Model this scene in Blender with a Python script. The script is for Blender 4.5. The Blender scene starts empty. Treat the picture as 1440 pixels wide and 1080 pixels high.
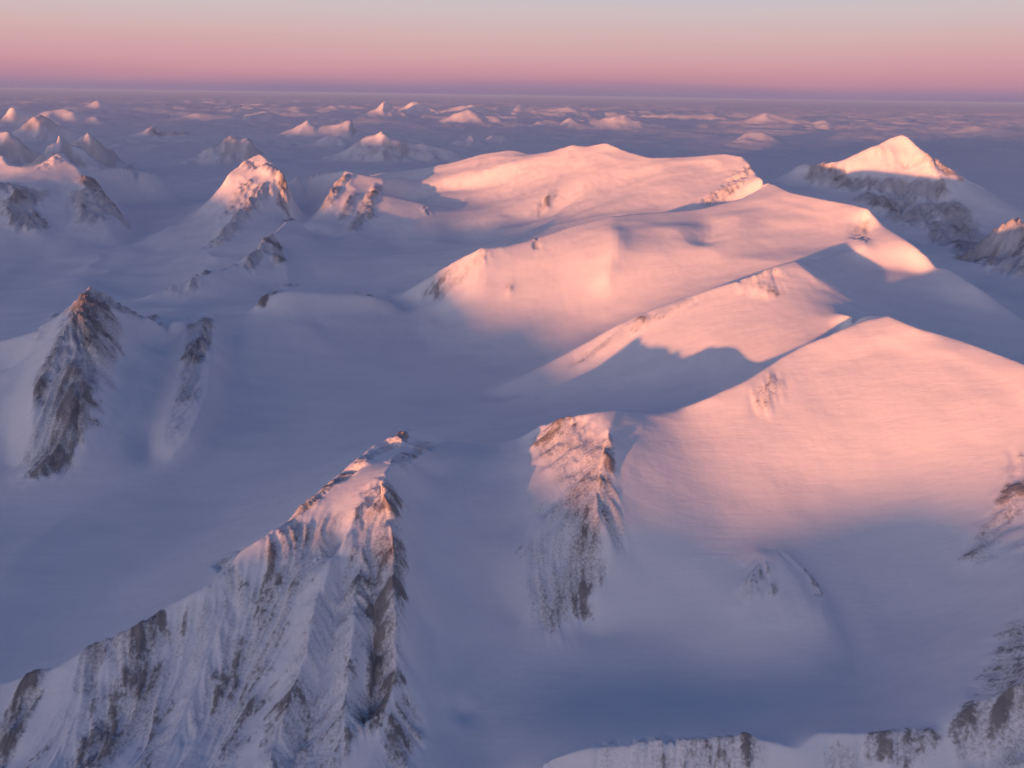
import bpy, math, time
import numpy as np
from mathutils import Matrix
T0 = time.time()
# ------------------------------------------------------------------ camera model (1 unit = 100 m)
W, HH, F = 1440.0, 1080.0, 1108.0
CAMZ = 40.0
PITCH = math.radians(20.08)
ROLL = math.radians(0.85)
fw = np.array([0, math.cos(PITCH), -math.sin(PITCH)])
r0 = np.array([1.0, 0, 0]); u0 = np.array([0, math.sin(PITCH), math.cos(PITCH)])
RT = math.cos(ROLL) * r0 + math.sin(ROLL) * u0
UP = -math.sin(ROLL) * r0 + math.cos(ROLL) * u0
SUN_AZ = math.radians(38.0)      # light travels forward and to the right by this angle
SUN_EL = math.radians(1.0)


def ray(px, py):
    d = fw + RT * ((px - W / 2) / F) + UP * ((HH / 2 - py) / F)
    return d / np.linalg.norm(d)


def at(px, py, z):
    """world x, y of the point of height z that lies on this line of sight"""
    d = ray(px, py)
    t = (z - CAMZ) / d[2]
    return d[0] * t, d[1] * t


# ------------------------------------------------------------------ grids: azimuth x log distance (conformal)
H0 = 0.002
UMAX = math.radians(60)
V0, V1 = math.log(15.0), math.log(800.0)
NU = 1048
NV = int((V1 - V0) / H0) // 8 * 8
DU = 2 * UMAX / (NU - 1)
DV = DU
NV = int((V1 - V0) / DV) // 8 * 8 + 8


def grid_uv(x, y):
    return (np.arctan2(x, y) + UMAX) / DU, (np.log(np.hypot(x, y)) - V0) / DV


# ------------------------------------------------------------------ skeleton: crest lines and hollows, traced then given real heights
# (mountain key, sharpness 0..1, [(px, py, z) ...])
RIDGES = [
 # great snow slope on the right and its long crest down to the left
 ('main', .9, [(1560,575,17.5),(1440,510,18.6),(1340,474,19.4),(1290,462,20),(1250,444,20.4),(1215,450,20.0),(1180,465,19.3),(1130,485,18.2),(1085,512,17),(1050,535,16.2),(1000,558,15.2),(955,576,14.0)]),
 ('main', .7, [(955,576,14.0),(920,578,14.0),(885,574,14.4),(868,575,14.6)]),
 ('spur', .9, [(868,575,14.6),(830,580,14.6),(790,588,14.2),(755,600,13.0),(728,618,11.6)]),
 ('spur', 1., [(866,576,14.6),(856,606,14.2),(848,640,13.4),(838,690,12.1),(838,720,11.3),(852,745,10.4),(862,775,9.2),(855,810,7.8),(838,840,6.8)]),
 ('spur', .7, [(728,618,11.6),(740,650,11.7),(752,690,10.9),(745,750,9.5),(737,800,8.2),(745,850,6.7)]),
 ('rock', .2, [(728,618,11.6),(700,628,10.6),(672,626,10.6),(628,620,11.4)]),
 # foreground rocky mountain on the left
 ('rock', 1., [(628,620,11.4),(605,610,12.4),(572,602,13.3)]),
 ('rock', .9, [(572,602,13.3),(530,622,13.2),(480,662,12.8),(430,706,12.3),(400,733,11.8),(370,755,11.6),(335,778,10.9),(332,792,10.8),(280,830,9.8),(225,855,9.0),(205,880,8.6),(120,910,8.0),(95,935,7.4),(45,948,6.8),(0,962,6.3),(-80,985,5.8),(-200,1010,5.5)]),
 ('rock', 1., [(628,620,11.4),(585,640,12.6),(548,655,13.6),(535,672,13.6),(545,700,13.2),(549,740,12.4),(554,790,11.3),(556,840,10.4),(558,900,8.9),(556,950,7.7),(545,1000,6.7),(520,1060,5.6),(500,1130,4.5)]),
 ('rock', .8, [(535,672,13.6),(500,720,12.6),(470,780,11.5),(445,850,9.9),(430,920,8.4),(405,1000,6.9),(380,1080,5.5),(350,1180,4)]),
 ('rock', .7, [(510,700,12.9),(510,770,11.5),(500,850,9.9),(490,930,8.2),(480,1020,6.4),(470,1100,4.9)]),
 ('rock', .6, [(570,930,7.0),(590,960,6.2),(598,1000,5.2),(575,1050,4.8),(560,1100,4.2)]),
 ('rock', .8, [(50,950,6.9),(35,1000,5.6),(5,1070,4.4),(-30,1120,3.6)]),
 ('rock', .7, [(220,870,8.7),(190,920,7.4),(150,990,6.0),(110,1080,4.6)]),
 ('rock', .6, [(335,792,10.6),(310,850,9.0),(280,930,7.4),(250,1010,6.0),(225,1090,4.8)]),
 # small outcrop low on the great slope
 ('nunatak', .7, [(1078,774,8.9),(1100,776,9.05),(1125,797,8.5),(1148,825,7.8),(1160,865,7.1),(1175,900,6.0)]),
 ('nunatak', .2, [(1100,778,9.0),(1106,830,8.35),(1114,870,7.1)]),
 ('nunatak', .4, [(1078,775,9.2),(1060,805,8.7),(1040,842,7.5)]),
 # near ridge along the lower edge
 ('near', .9, [(760,1075,5.6),(815,1056,6.2),(880,1042,6.6),(960,1042,6.6),(1010,1036,6.8),(1060,1036,6.8),(1120,1052,6.6),(1150,1030,7.2),(1215,1030,7.6),(1250,1032,7.8),(1330,1024,8.2),(1375,990,9.4),(1440,955,10.8),(1560,880,13)]),
 ('right', .5, [(1560,640,14),(1470,660,13.5),(1430,700,12.6),(1390,745,11.2),(1360,790,9.8)]),
 ('right', .5, [(1560,760,13),(1480,830,11.5),(1440,870,10.6),(1410,930,9.4),(1395,975,9.2)]),
 # middle ridge with rock bands
 ('mid', .9, [(1116,366,20.6),(1085,376,20.2),(1040,393,18.9),(1000,406,17.7),(960,420,16.3),(910,438,14.7),(865,458,12.8),(830,478,10.8),(790,500,8.6),(755,520,6.8),(720,535,5.6)]),
 ('mid', .8, [(1116,366,20.6),(1140,385,19.6),(1160,408,18.2),(1172,428,17.5),(1178,440,17.4),(1210,442,18.6),(1250,444,20.4)]),
 # long snow ridge behind
 ('long', .9, [(568,412,7.5),(600,392,-133),(640,367,-131),(676,349,-130),(715,346,-132),(760,334,-136),(810,317,-140),(860,304,-144),(920,299,-148),(985,294,-152),(1040,280,-158),(1085,258,-166),(1110,270,-154),(1160,280,-147),(1205,288,-143),(1222,293,-139)]),
 ('long', .9, [(1222,293,-139),(1215,320,-136),(1216,345,20.2),(1195,352,19.4),(1160,364,19.6),(1116,366,20.6)]),
 ('long', .7, [(1222,293,-139),(1245,315,-137),(1290,345,-127),(1335,372,-125),(1370,400,-119),(1420,440,-122),(1480,480,-118)]),
 ('long', .6, [(676,349,-130),(672,385,-125),(650,415,-123),(635,435,-122)]),
 # highest bright ridge farther back
 ('high', .8, [(520,246,-300),(580,240,-288),(630,232,-272),(690,215,-264),(722,211,-262),(745,218,-252),(775,214,-246),(805,203,-242),(825,206,-240),(855,200,-238),(885,213,-228),(915,223,-218),(950,222,-215),(985,220,-212),(1020,216,-210),(1045,222,-204),(1065,240,-188),(1085,258,-166)]),
 ('high', .5, [(775,214,-246),(730,228,-240),(680,240,-242),(620,250,-250)]),
 ('high', .8, [(805,203,-242),(790,240,-224),(765,275,-208),(745,302,-200)]),
 ('high', .8, [(1040,219,-205),(1036,240,-193),(1008,266,-180),(975,290,-170)]),
 ('high', .6, [(900,218,-223),(893,245,-208),(880,275,-192)]),
 ('long', .5, [(865,303,-144),(868,340,-127),(852,385,-119)]),
 ('long', .5, [(985,294,-152),(1000,325,-140),(990,350,-132)]),
 # sharp pyramid at the right
 ('pyramid', 1., [(1120,230,-230),(1150,234,-230),(1185,225,-233),(1215,210,-238),(1235,204,-240),(1258,192,-245),(1272,187,-247),(1284,196,-244),(1296,209,-239),(1312,224,-233),(1342,243,-233),(1380,262,-237),(1410,285,-239),(1440,300,-239)]),
 ('pyramid', .8, [(1296,209,-239),(1305,232,-230),(1316,246,-227),(1345,282,-221),(1385,318,-212),(1420,345,-204),(1480,380,-193)]),
 ('pyramid', .7, [(1272,187,-247),(1276,240,-233),(1271,285,-218),(1262,315,-208)]),
 ('pyramid', .6, [(1345,282,-221),(1332,315,-209),(1322,345,-196)]),
 ('pyramid', .6, [(1385,318,-212),(1381,345,-197),(1376,372,-184)]),
 ('pyramid', .4, [(1215,210,-238),(1210,235,-232),(1205,262,-227),(1200,290,-218)]),
 ('pyramid', .5, [(1120,230,-230),(1125,255,-225),(1135,275,-223)]),
 ('bright', .6, [(1398,316,-176),(1420,311,-178),(1450,306,-182),(1500,300,-190)]),
 # small left-centre peaks
 ('warm', 1., [(318,246,-242),(345,228,-250),(366,215,-255),(385,230,-246),(394,238,-240),(399,262,-233),(402,285,-226)]),
 ('warm', .7, [(394,238,-240),(370,262,-233),(345,290,-222),(320,320,-212),(298,350,-201)]),
 ('cone', 1., [(412,246,-262),(432,245,-258),(468,242,-252),(488,239,-250),(510,244,-248),(540,250,-245),(566,248,-255)]),
 ('cone', .8, [(544,252,-243),(530,270,-235),(522,280,-230),(520,310,-214)]),
 ('cone', .6, [(488,239,-250),(470,265,-237),(455,290,-224)]),
 ('cone', .6, [(600,288,-217),(614,302,-210),(640,330,-195),(655,345,-187)]),
 ('cone', .4, [(600,288,-217),(580,315,-202),(560,342,-190)]),
 ('cone', .5, [(548,270,-232),(575,280,-226),(600,288,-217)]),
 ('broken', .9, [(420,308,-200),(402,310,-197),(386,328,-180),(370,345,-172),(340,368,-166),(300,382,-161),(285,386,-160),(268,392,-159),(240,404,-158),(218,412,-157)]),
 ('broken', .9, [(386,328,-180),(396,350,-178),(402,375,-164),(402,392,-160)]),
 # left dark pyramid and the crest running right from it
 ('dark', 1., [(-80,486,6.5),(0,480,-118),(55,466,-116),(95,437,-116),(132,407,-118),(160,418,-116),(190,436,-115),(218,446,-115),(255,450,-116),(292,438,9.4)]),
 ('dark', .9, [(132,407,-118),(105,440,-109),(85,475,-105),(62,520,-101),(50,560,-97),(45,600,-93)]),
 ('dark', .7, [(132,407,-118),(136,450,-108),(137,500,-101),(125,560,-94),(100,610,-90)]),
 ('strip', 1., [(268,448,9.2),(292,438,9.8),(302,442,9.6)]),
 ('strip', .8, [(300,441,9.6),(300,470,8.9),(300,510,7.8),(290,560,6.3),(270,610,4.9),(240,640,3.6)]),
 ('strip', .7, [(268,448,9.4),(263,490,8.6),(245,550,6.6),(228,600,4.8),(228,628,3.9)]),
 ('strip', .6, [(302,442,9.4),(340,445,8.6),(360,430,9.0),(385,405,-122),(418,400,-123),(440,408,-124),(470,412,-125),(500,410,-125),(530,414,-126),(560,428,7.6)]),
 ('strip', .25, [(236,650,3.0),(160,690,2.5),(95,718,2.2),(40,760,1.9),(0,800,1.8)]),
 ('strip', .3, [(418,400,-123),(430,435,8.6),(455,480,6.4),(480,520,4.7)]),
 ('strip', .2, [(345,450,8.2),(352,500,6.2),(350,560,4.4)]),
 ('long', .25, [(585,440,6.6),(592,480,5.4),(582,522,4.6),(540,545,3.9)]),
 ('main', .4, [(650,1008,3.5),(690,998,3.8),(732,988,3.9)]),
 # far left pair
 ('pair', .8, [(-60,205,-320),(5,212,-300),(12,232,-286),(40,240,-276),(70,228,-282),(93,212,-290),(105,228,-280),(118,248,-268),(145,238,-280),(182,229,-290),(200,236,-292),(225,246,-300)]),
 ('pair', .7, [(118,248,-268),(140,275,-250),(163,300,-238),(155,325,-225)]),
 ('pair', .7, [(40,240,-276),(20,258,-266),(0,262,-262),(-60,270,-258)]),
 ('pair', .5, [(105,250,-268),(105,280,-252),(115,310,-236),(130,330,-226)]),
 ('pair', .4, [(0,262,-262),(20,290,-248),(45,320,-233),(60,340,-223)]),
 # rocky hummock, dome and other low far hills
]
HOLLOWS = [
 [(450,560,3.0),(600,545,3.2),(700,570,3.8),(800,572,5.6)],
 [(640,500,3.5),(560,480,4.2),(470,470,5.2)],
 [(0,740,1),(100,720,1.2),(230,690,1.6),(330,640,2.2),(420,590,2.8)],
 [(0,890,.9),(100,860,1),(220,800,1.2),(340,710,1.8),(440,640,2.4)],
 [(-200,860,1),(-200,700,1)],
 [(350,540,3.6),(380,600,2.6)],
 [(190,520,6.4),(195,580,3.6),(200,650,2.0)],
 [(180,470,8.6),(230,475,7.8)],
 [(240,475,7.2),(222,540,5.0),(206,600,3.2),(215,655,2.1)],
 [(322,470,7.2),(322,520,5.6),(312,570,4.2),(290,620,3.1),(255,660,2.3)],
 [(20,520,6.4),(10,570,4.6)],
 [(0,620,3.2),(40,680,1.8)],
 [(0,440,2.0),(60,410,2),(150,380,2.2),(230,345,2.4),(260,300,2.4),(280,260,2.4),(300,230,2.2)],
 [(230,430,3.0),(330,420,3.8),(440,390,4.6),(540,390,4.8),(560,370,5)],
 [(0,360,2.2),(60,370,2.2),(170,350,2.2),(200,290,2.6),(240,260,2.4)],
 [(200,215,2),(240,225,2.2),(300,222,2.0),(400,215,2),(430,225,2.2),(600,222,2.2)],
 [(430,300,4),(430,340,4.6),(480,350,4.6),(560,345,5)],
 [(640,350,6),(680,335,7.6),(740,320,9.4),(800,312,10.5)],
 [(560,300,6.6),(640,295,7.6),(690,310,8)],
 [(410,262,6.2),(412,280,5.6)],
 [(560,440,5),(620,470,5.2),(700,490,5.6),(790,480,7.2)],
 [(720,430,8.4),(820,440,9.4),(900,420,11.6),(970,402,14.2),(1040,380,16.2),(1110,352,18.6)],
 [(760,560,5.8),(860,548,8.2),(920,545,9.6),(980,525,11.4),(1050,498,14),(1110,478,16),(1180,455,17.4)],
 [(900,500,11.6),(960,480,13.8),(1050,455,16.4)],
 # bowls of the foreground
 [(487,760,10.7),(468,850,8.9),(455,930,7.4),(432,1010,5.7),(415,1080,4.4)],
 [(531,780,10.9),(530,860,8.8),(524,950,6.8),(512,1020,5.2)],
 [(430,800,10.6),(395,870,8.3),(365,950,6.5),(330,1040,4.7)],
 [(280,880,8.0),(250,950,6.3),(200,1060,4.3)],
 [(600,670,11.2),(650,680,10.3),(700,690,9.6)],
 [(610,740,9.0),(660,760,8.0),(710,760,7.9)],
 [(620,830,6.4),(670,850,5.4),(720,880,4.8)],
 [(600,900,5.4),(630,940,4.0),(640,1000,3.2),(650,1080,2.6)],
 [(760,960,3.6),(860,965,3.4),(950,975,3.3),(1050,985,3.5),(1150,985,4.0),(1250,960,4.8)],
 [(800,900,4.6),(900,890,4.8),(1000,880,5.4)],
 [(905,800,7.6),(900,740,10.0),(893,690,11.6),(900,640,13.0)],
 [(1000,650,12.0),(1000,750,8.8)],
 [(1250,550,16.3),(1250,650,12.6),(1250,750,9.2),(1240,850,6.6)],
 [(1150,560,15.8),(1130,650,12.2),(1110,720,10.0)],
 [(1380,580,15.6),(1350,660,12.8),(1320,750,9.6),(1300,850,7.2)],
 [(1190,840,6.7),(1215,880,5.8),(1240,920,5.0)],
 [(1330,900,6.6),(1360,860,7.8)],
 [(720,1020,3.6),(800,1010,4.2),(900,1005,4.2),(1000,1010,4.2),(1100,1012,4.6)],
 [(700,1150,1.5),(900,1150,3),(1100,1150,4),(1300,1150,5.5),(1440,1100,7)],
 # far side of the great crest
 [(1240,400,16.2),(1300,430,15),(1400,470,13.6),(1480,500,12.5)],
 [(1200,375,17.6),(1280,390,16.5),(1330,410,14.6)],
 # foot of the sharp pyramid
 [(1290,352,-196),(1340,380,-180),(1400,405,-168),(1460,436,-152)],
 [(1180,280,-218),(1240,280,-218),(1290,290,-211)],
 [(1090,235,6),(1100,215,5)],
 [(1330,215,8),(1400,250,6)],
 [(700,195,2.5),(800,190,2.8),(950,205,4),(1050,205,4.5),(1150,210,6)],
 [(1330,190,4),(1440,230,4)],
 [(-100,560,3),(-150,400,2),(-150,300,2)],
]
def by_range(p):
    if p[2] >= 0: return p
    d = ray(p[0], p[1]); return (p[0], p[1], CAMZ + d[2] / math.hypot(d[0], d[1]) * -p[2])
RIDGES = [(m, s, [by_range(p) for p in pts]) for m, s, pts in RIDGES]
HOLLOWS = [[by_range(p) for p in pts] for pts in HOLLOWS]
# hidden far sides: (key, nth crest line of that key, distance behind, drop)
BACK = [('main',0,10,6.0),('main',1,7,4.2),('spur',0,7,4.5),('rock',2,5.5,4.4),('mid',0,9,4.0),('long',0,11,5.0),('long',2,9,5.0),('high',0,16,9),('pyramid',0,16,11),
        ('warm',0,12,9),('cone',0,12,7),('dark',0,8,4.6),('strip',3,8,3.4),('pair',0,14,8),('broken',0,8,3.5)]
for key, n, dist, drop in BACK:
    pts = [p for m, s, p in RIDGES if m == key][n]
    line = []
    for px, py, z in pts:
        x, y = at(px, py, z); r = math.hypot(x, y); k = (r + dist) / r
        line.append((x * k, y * k, max(z - drop, .5)))
    HOLLOWS.append(('xyz', line))
ORDER = ['main','spur','rock','nunatak','near','right','mid','long','high','pyramid','bright','warm','cone','broken','dark','strip','pair']


def raster(nu, nv, sc):
    w = np.zeros(nu * nv); wz = np.zeros(nu * nv)
    def put(pts, wt):
        xyz = pts[0] == 'xyz'
        if xyz: pts = pts[1]
        for a, b in zip(pts[:-1], pts[1:]):
            (ax, ay), (bx, by) = ((a[:2], b[:2]) if xyz else (at(*a), at(*b)))
            ua, va = grid_uv(ax, ay); ub, vb = grid_uv(bx, by)
            n = int(max(abs(ua - ub), abs(va - vb)) / sc * 3) + 2
            t = np.linspace(0, 1, n)
            x = ax + (bx - ax) * t; y = ay + (by - ay) * t; z = a[2] + (b[2] - a[2]) * t
            gu, gv = grid_uv(x, y); gu = gu / sc; gv = gv / sc
            iu = np.floor(gu).astype(int); iv = np.floor(gv).astype(int)
            fu = gu - iu; fv = gv - iv
            for du in (0, 1):
                for dv in (0, 1):
                    k = (fu if du else 1 - fu) * (fv if dv else 1 - fv) * wt
                    ii = iu + du; jj = iv + dv
                    ok = (ii >= 0) & (ii < nu) & (jj >= 0) & (jj < nv)
                    np.add.at(w, (jj * nu + ii)[ok], k[ok])
                    np.add.at(wz, (jj * nu + ii)[ok], (k * z)[ok])
    for m, s, p in RIDGES: put(p, 1.0)
    for p in HOLLOWS: put(p, .5)
    tz = np.where(w > 1e-6, wz / np.maximum(w, 1e-6), 0)
    return np.clip(w * 1.2, 0, 1).reshape(nv, nu), tz.reshape(nv, nu)


def up2(a, nv, nu):
    """bilinear resize"""
    jv = np.linspace(0, a.shape[0] - 1, nv); ju = np.linspace(0, a.shape[1] - 1, nu)
    i0 = np.minimum(jv.astype(int), a.shape[0] - 2); f = (jv - i0)[:, None]
    b = a[i0] * (1 - f) + a[i0 + 1] * f
    i0 = np.minimum(ju.astype(int), a.shape[1] - 2); f = (ju - i0)[None]
    return b[:, i0] * (1 - f) + b[:, i0 + 1] * f


def avg4(h):
    p = np.pad(h, 1, mode='edge')
    return (p[:-2, 1:-1] + p[2:, 1:-1] + p[1:-1, :-2] + p[1:-1, 2:]) * .25


LEV = [32, 16, 8, 4, 2, 1]
h = None
for sc in LEV:
    nu = (NU - 1) // sc + 2; nv = (NV - 1) // sc + 2
    if sc == 1: nu, nv = NU, NV
    al, tz = raster(nu, nv, sc)
    if h is None: h = np.full((nv, nu), 4.0)
    else:
        # keep grid registration: coarse index i*2sc corresponds to fine 2i
        jv = np.arange(nv) / 2; ju = np.arange(nu) / 2
        i0 = np.minimum(jv.astype(int), h.shape[0] - 2); f = (jv - i0)[:, None]
        b = h[i0] * (1 - f) + h[i0 + 1] * f
        i0 = np.minimum(ju.astype(int), h.shape[1] - 2); f = (ju - i0)[None]
        h = b[:, i0] * (1 - f) + b[:, i0 + 1] * f
    h = h.astype(np.float32); al = al.astype(np.float32); tz = tz.astype(np.float32)
    # far edge settles to the plain
    for k in range({32: 900, 16: 500, 8: 300, 4: 160, 2: 70, 1: 24}[sc]):
        h = avg4(h)
        h += (tz - h) * al
        h[-2:] = 2.0
# smoothing away from the sharp crests
keep = np.zeros((NV, NU), np.float32)
for m, s, p in RIDGES:
    for a, b in zip(p[:-1], p[1:]):
        ax, ay = at(*a); bx, by = at(*b)
        ua, va = grid_uv(ax, ay); ub, vb = grid_uv(bx, by)
        n = int(max(abs(ua - ub), abs(va - vb))) * 2 + 2
        iu = np.clip(np.round(np.linspace(ua, ub, n)).astype(int), 0, NU - 1)
        iv = np.clip(np.round(np.linspace(va, vb, n)).astype(int), 0, NV - 1)
        np.maximum.at(keep, (iv, iu), s)
def pool(a, sc):
    return a[:a.shape[0] // sc * sc, :a.shape[1] // sc * sc].reshape(a.shape[0] // sc, sc, a.shape[1] // sc, sc).max((1, 3))
def grow(a, n):
    for i in range(n):
        p = np.pad(a, 1, mode='edge'); d4 = np.maximum(np.maximum(p[:-2, 1:-1], p[2:, 1:-1]), np.maximum(p[1:-1, :-2], p[1:-1, 2:]))
        d8 = np.maximum(np.maximum(p[:-2, :-2], p[2:, :-2]), np.maximum(p[:-2, 2:], p[2:, 2:]))
        a = np.maximum(a, np.maximum(d4 - 1. / n, d8 - 1.4 / n))
    return a
def resz(c, sc, shape):
    jv = np.clip((np.arange(shape[0]) - (sc - 1) / 2) / sc, 0, c.shape[0] - 1.001); ju = np.clip((np.arange(shape[1]) - (sc - 1) / 2) / sc, 0, c.shape[1] - 1.001)
    i0 = jv.astype(int); f = (jv - i0)[:, None]; b = c[i0] * (1 - f) + c[i0 + 1] * f
    i0 = ju.astype(int); f = (ju - i0)[None]; return b[:, i0] * (1 - f) + b[:, i0 + 1] * f
def blurc(a, sc, it):
    c = a[:a.shape[0] // sc * sc, :a.shape[1] // sc * sc].reshape(a.shape[0] // sc, sc, a.shape[1] // sc, sc).mean((1, 3))
    for i in range(it): c = avg4(c)
    return resz(c, sc, a.shape)
near = grow(keep, 5)
kap = np.clip(1 - near * 1.2, .02, 1)
for i in range(50):
    h += (avg4(h) - h) * kap
wide = resz(avg4(grow(pool(keep, 4), 9)), 4, keep.shape)          # falls to nothing 36 cells from a crest
hb = blurc(h, 4, 8)
h = h + (hb - h) * np.clip(1 - wide * 1.35, 0, 1)
hb = blurc(h, 4, 40)
h = h + (hb - h) * np.clip(1 - wide * 2.2, 0, 1)
h = h.astype(np.float64)
print('solved', time.time() - T0)

# ------------------------------------------------------------------ noise
def hash2(ix, iy, seed):
    n = (ix.astype(np.int64) * 374761393 + iy.astype(np.int64) * 668265263 + seed * 1442695041) & 0x7fffffff
    n = ((n ^ (n >> 13)) * 1274126177) & 0x7fffffff
    return (n ^ (n >> 16)) & 0xffff
GT = np.array([(math.cos(a), math.sin(a)) for a in np.linspace(0, 2 * math.pi, 65)[:-1]])
def perlin(x, y, seed=0):
    ix = np.floor(x); iy = np.floor(y); fx = x - ix; fy = y - iy
    ix = ix.astype(np.int64); iy = iy.astype(np.int64)
    sx = fx * fx * fx * (fx * (fx * 6 - 15) + 10); sy = fy * fy * fy * (fy * (fy * 6 - 15) + 10)
    def g(i, j):
        k = hash2(ix + i, iy + j, seed) & 63
        return GT[k, 0] * (fx - i) + GT[k, 1] * (fy - j)
    a = g(0, 0); b = g(1, 0); c = g(0, 1); d = g(1, 1)
    return (a + (b - a) * sx) * (1 - sy) + (c + (d - c) * sx) * sy
def sstep(a, b, x):
    t = np.clip((x - a) / (b - a), 0, 1); return t * t * (3 - 2 * t)

# ------------------------------------------------------------------ final grid
rows = [math.log(15.2)]
while rows[-1] < math.log(7000):
    r = math.exp(rows[-1]); th = math.atan2(34, r)
    rows.append(rows[-1] + .0021 * min(2.4, 1 / math.sin(th)) * (1 if r < 500 else 1.25))
rows = np.array(rows); NR = len(rows)
us = np.linspace(-UMAX, UMAX, NU)
R = np.exp(rows)[:, None] * np.ones((1, NU)); A = us[None] * np.ones((NR, 1))
X = R * np.sin(A); Y = R * np.cos(A)
CELL = R * DU
def sample(a, gu, gv):
    gu = np.clip(gu, 0, a.shape[1] - 1.001); gv = np.clip(gv, 0, a.shape[0] - 1.001)
    iu = gu.astype(np.int32); iv = gv.astype(np.int32); fu = gu - iu; fv = gv - iv
    return (a[iv, iu] * (1 - fu) + a[iv, iu + 1] * fu) * (1 - fv) + (a[iv + 1, iu] * (1 - fu) + a[iv + 1, iu + 1] * fu) * fv
# a little wander of every line
wx = .2 * perlin(X / 6, Y / 6, 3) + .12 * perlin(X / 2.2, Y / 2.2, 4) + 1.6 * perlin(X / 26, Y / 26, 5) * sstep(80, 200, R)
wy = .2 * perlin(X / 6, Y / 6, 6) + .12 * perlin(X / 2.2, Y / 2.2, 7) + 1.6 * perlin(X / 26, Y / 26, 8) * sstep(80, 200, R)
gu, gv = grid_uv(X + wx, Y + wy)
Z = sample(h, gu, gv)
keepw = sample(wide, gu, gv)
und = (1.5 * perlin(X / 38, Y / 38, 11) * sstep(60, 130, R) + .6 * perlin(X / 15, Y / 15, 12) * sstep(35, 100, R) + .12 * perlin(X / 6, Y / 9, 13))
und += 2.6 * (.35 - np.abs(perlin(X / 30 + .3 * perlin(X / 9, Y / 9, 16), Y / 42, 14))) * sstep(80, 170, R) * (1 - sstep(400, 700, R))
Z = Z + und * (1 - .85 * np.clip(keepw * 1.2, 0, 1))
print('grid', NR, NU, time.time() - T0)

# ------------------------------------------------------------------ far country: ridged ranges + named far peaks
far = sstep(330, 560, R)
def ridged(lam, seed, oc=5, gain=.5):
    s = 0; a = 1; tot = 0
    for i in range(oc):
        n = 1 - np.abs(perlin(X / lam + 13.1 * seed, Y / lam - 7.7 * seed, seed + i)) * 2.2
        fade = sstep(1.0, 3.0, lam / CELL)
        s = s + a * np.clip(n, 0, 1) ** 2 * fade; tot += a
        a *= gain; lam *= .48
    return s / tot
big = sstep(-.25, .35, perlin(X / 330, Y / 330, 41) + .35 * perlin(X / 120, Y / 120, 42))
hm_ = 80 * ridged(150, 50, 6, .6) ** 1.45 * (.4 + .6 * big); hf = 1.0 + 6 * sstep(380, 620, R) + 15 * (1 - np.exp(-hm_ / 16)) * (.30 * sstep(350, 700, R) + .70 * sstep(650, 1300, R)) + .8 * ridged(45, 60, 4)
hf = hf * (1 - .0 * R)
Z = Z * (1 - far) + hf * far
Z = Z + .5 * sstep(150, 350, R) * (1 - far) * ridged(40, 66, 4)

FARP = [  # range, half width px, sharpness, crest [(px,py)...]
 (620,34,.9,[(388,188),(413,179),(432,168),(446,177),(470,174),(486,168),(495,166),(498,180)]),
 (560,24,.8,[(418,208),(446,196),(463,190),(473,190),(472,198)]),
 (480,34,.9,[(470,216),(500,205),(513,196),(530,189),(537,184),(550,190),(572,197),(602,203),(634,209)]),
 (560,16,.6,[(655,195),(664,189),(669,195)]), (570,18,.6,[(677,195),(692,190),(708,190),(713,197)]),
 (860,40,.6,[(845,168),(860,161),(880,161),(893,168)]),
 (650,80,.6,[(1030,195),(1048,187),(1058,185),(1078,185),(1092,190),(1110,198)]),
 (960,44,.9,[(1130,182),(1148,171),(1156,168),(1166,174),(1185,186)]),
 (900,22,.6,[(985,181),(995,177),(1012,181)]),
 (1000,24,1,[(528,153),(540,145),(545,139),(551,150)]), (1050,26,.9,[(568,150),(580,143),(588,141),(602,148)]),
 (620,34,.8,[(36,180),(50,161),(66,167),(92,181)]),
 (400,22,1,[(62,204),(77,197),(85,188),(94,198),(112,204)]),
 (440,14,.8,[(108,193),(125,185),(130,190)]),
 (620,30,.7,[(186,192),(206,182),(218,175),(224,186),(262,185),(278,191)]),
 (470,20,.9,[(288,209),(310,200),(332,190),(346,194)]),
 (900,50,.9,[(620,170),(645,158),(665,153),(680,160),(700,163),(720,172)]),
 (850,46,.8,[(748,178),(765,167),(790,172),(806,165),(830,176)]),
 (1150,40,.9,[(640,150),(655,146),(675,151)]), (1200,50,.8,[(380,156),(410,149),(440,154),(470,148),(500,156)]),
 (1100,60,.8,[(110,150),(140,141),(170,148),(210,152)]), (1000,50,.8,[(1200,178),(1230,172),(1260,178)]),
 (760,50,.7,[(700,190),(735,184),(770,189),(830,186)]), (900,60,.8,[(240,166),(280,158),(330,163),(360,156)]), (1200,46,.9,[(700,152),(730,146),(760,153),(800,150)]),
 (430,20,.8,[(-30,188),(0,183),(10,190)]), (780,40,.8,[(20,150),(60,158),(95,152),(130,162)]),
 (1000,46,.8,[(1060,164),(1085,158),(1110,166)]), (900,60,.8,[(1340,182),(1380,176),(1430,184)]),
]
farpk = []
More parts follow.
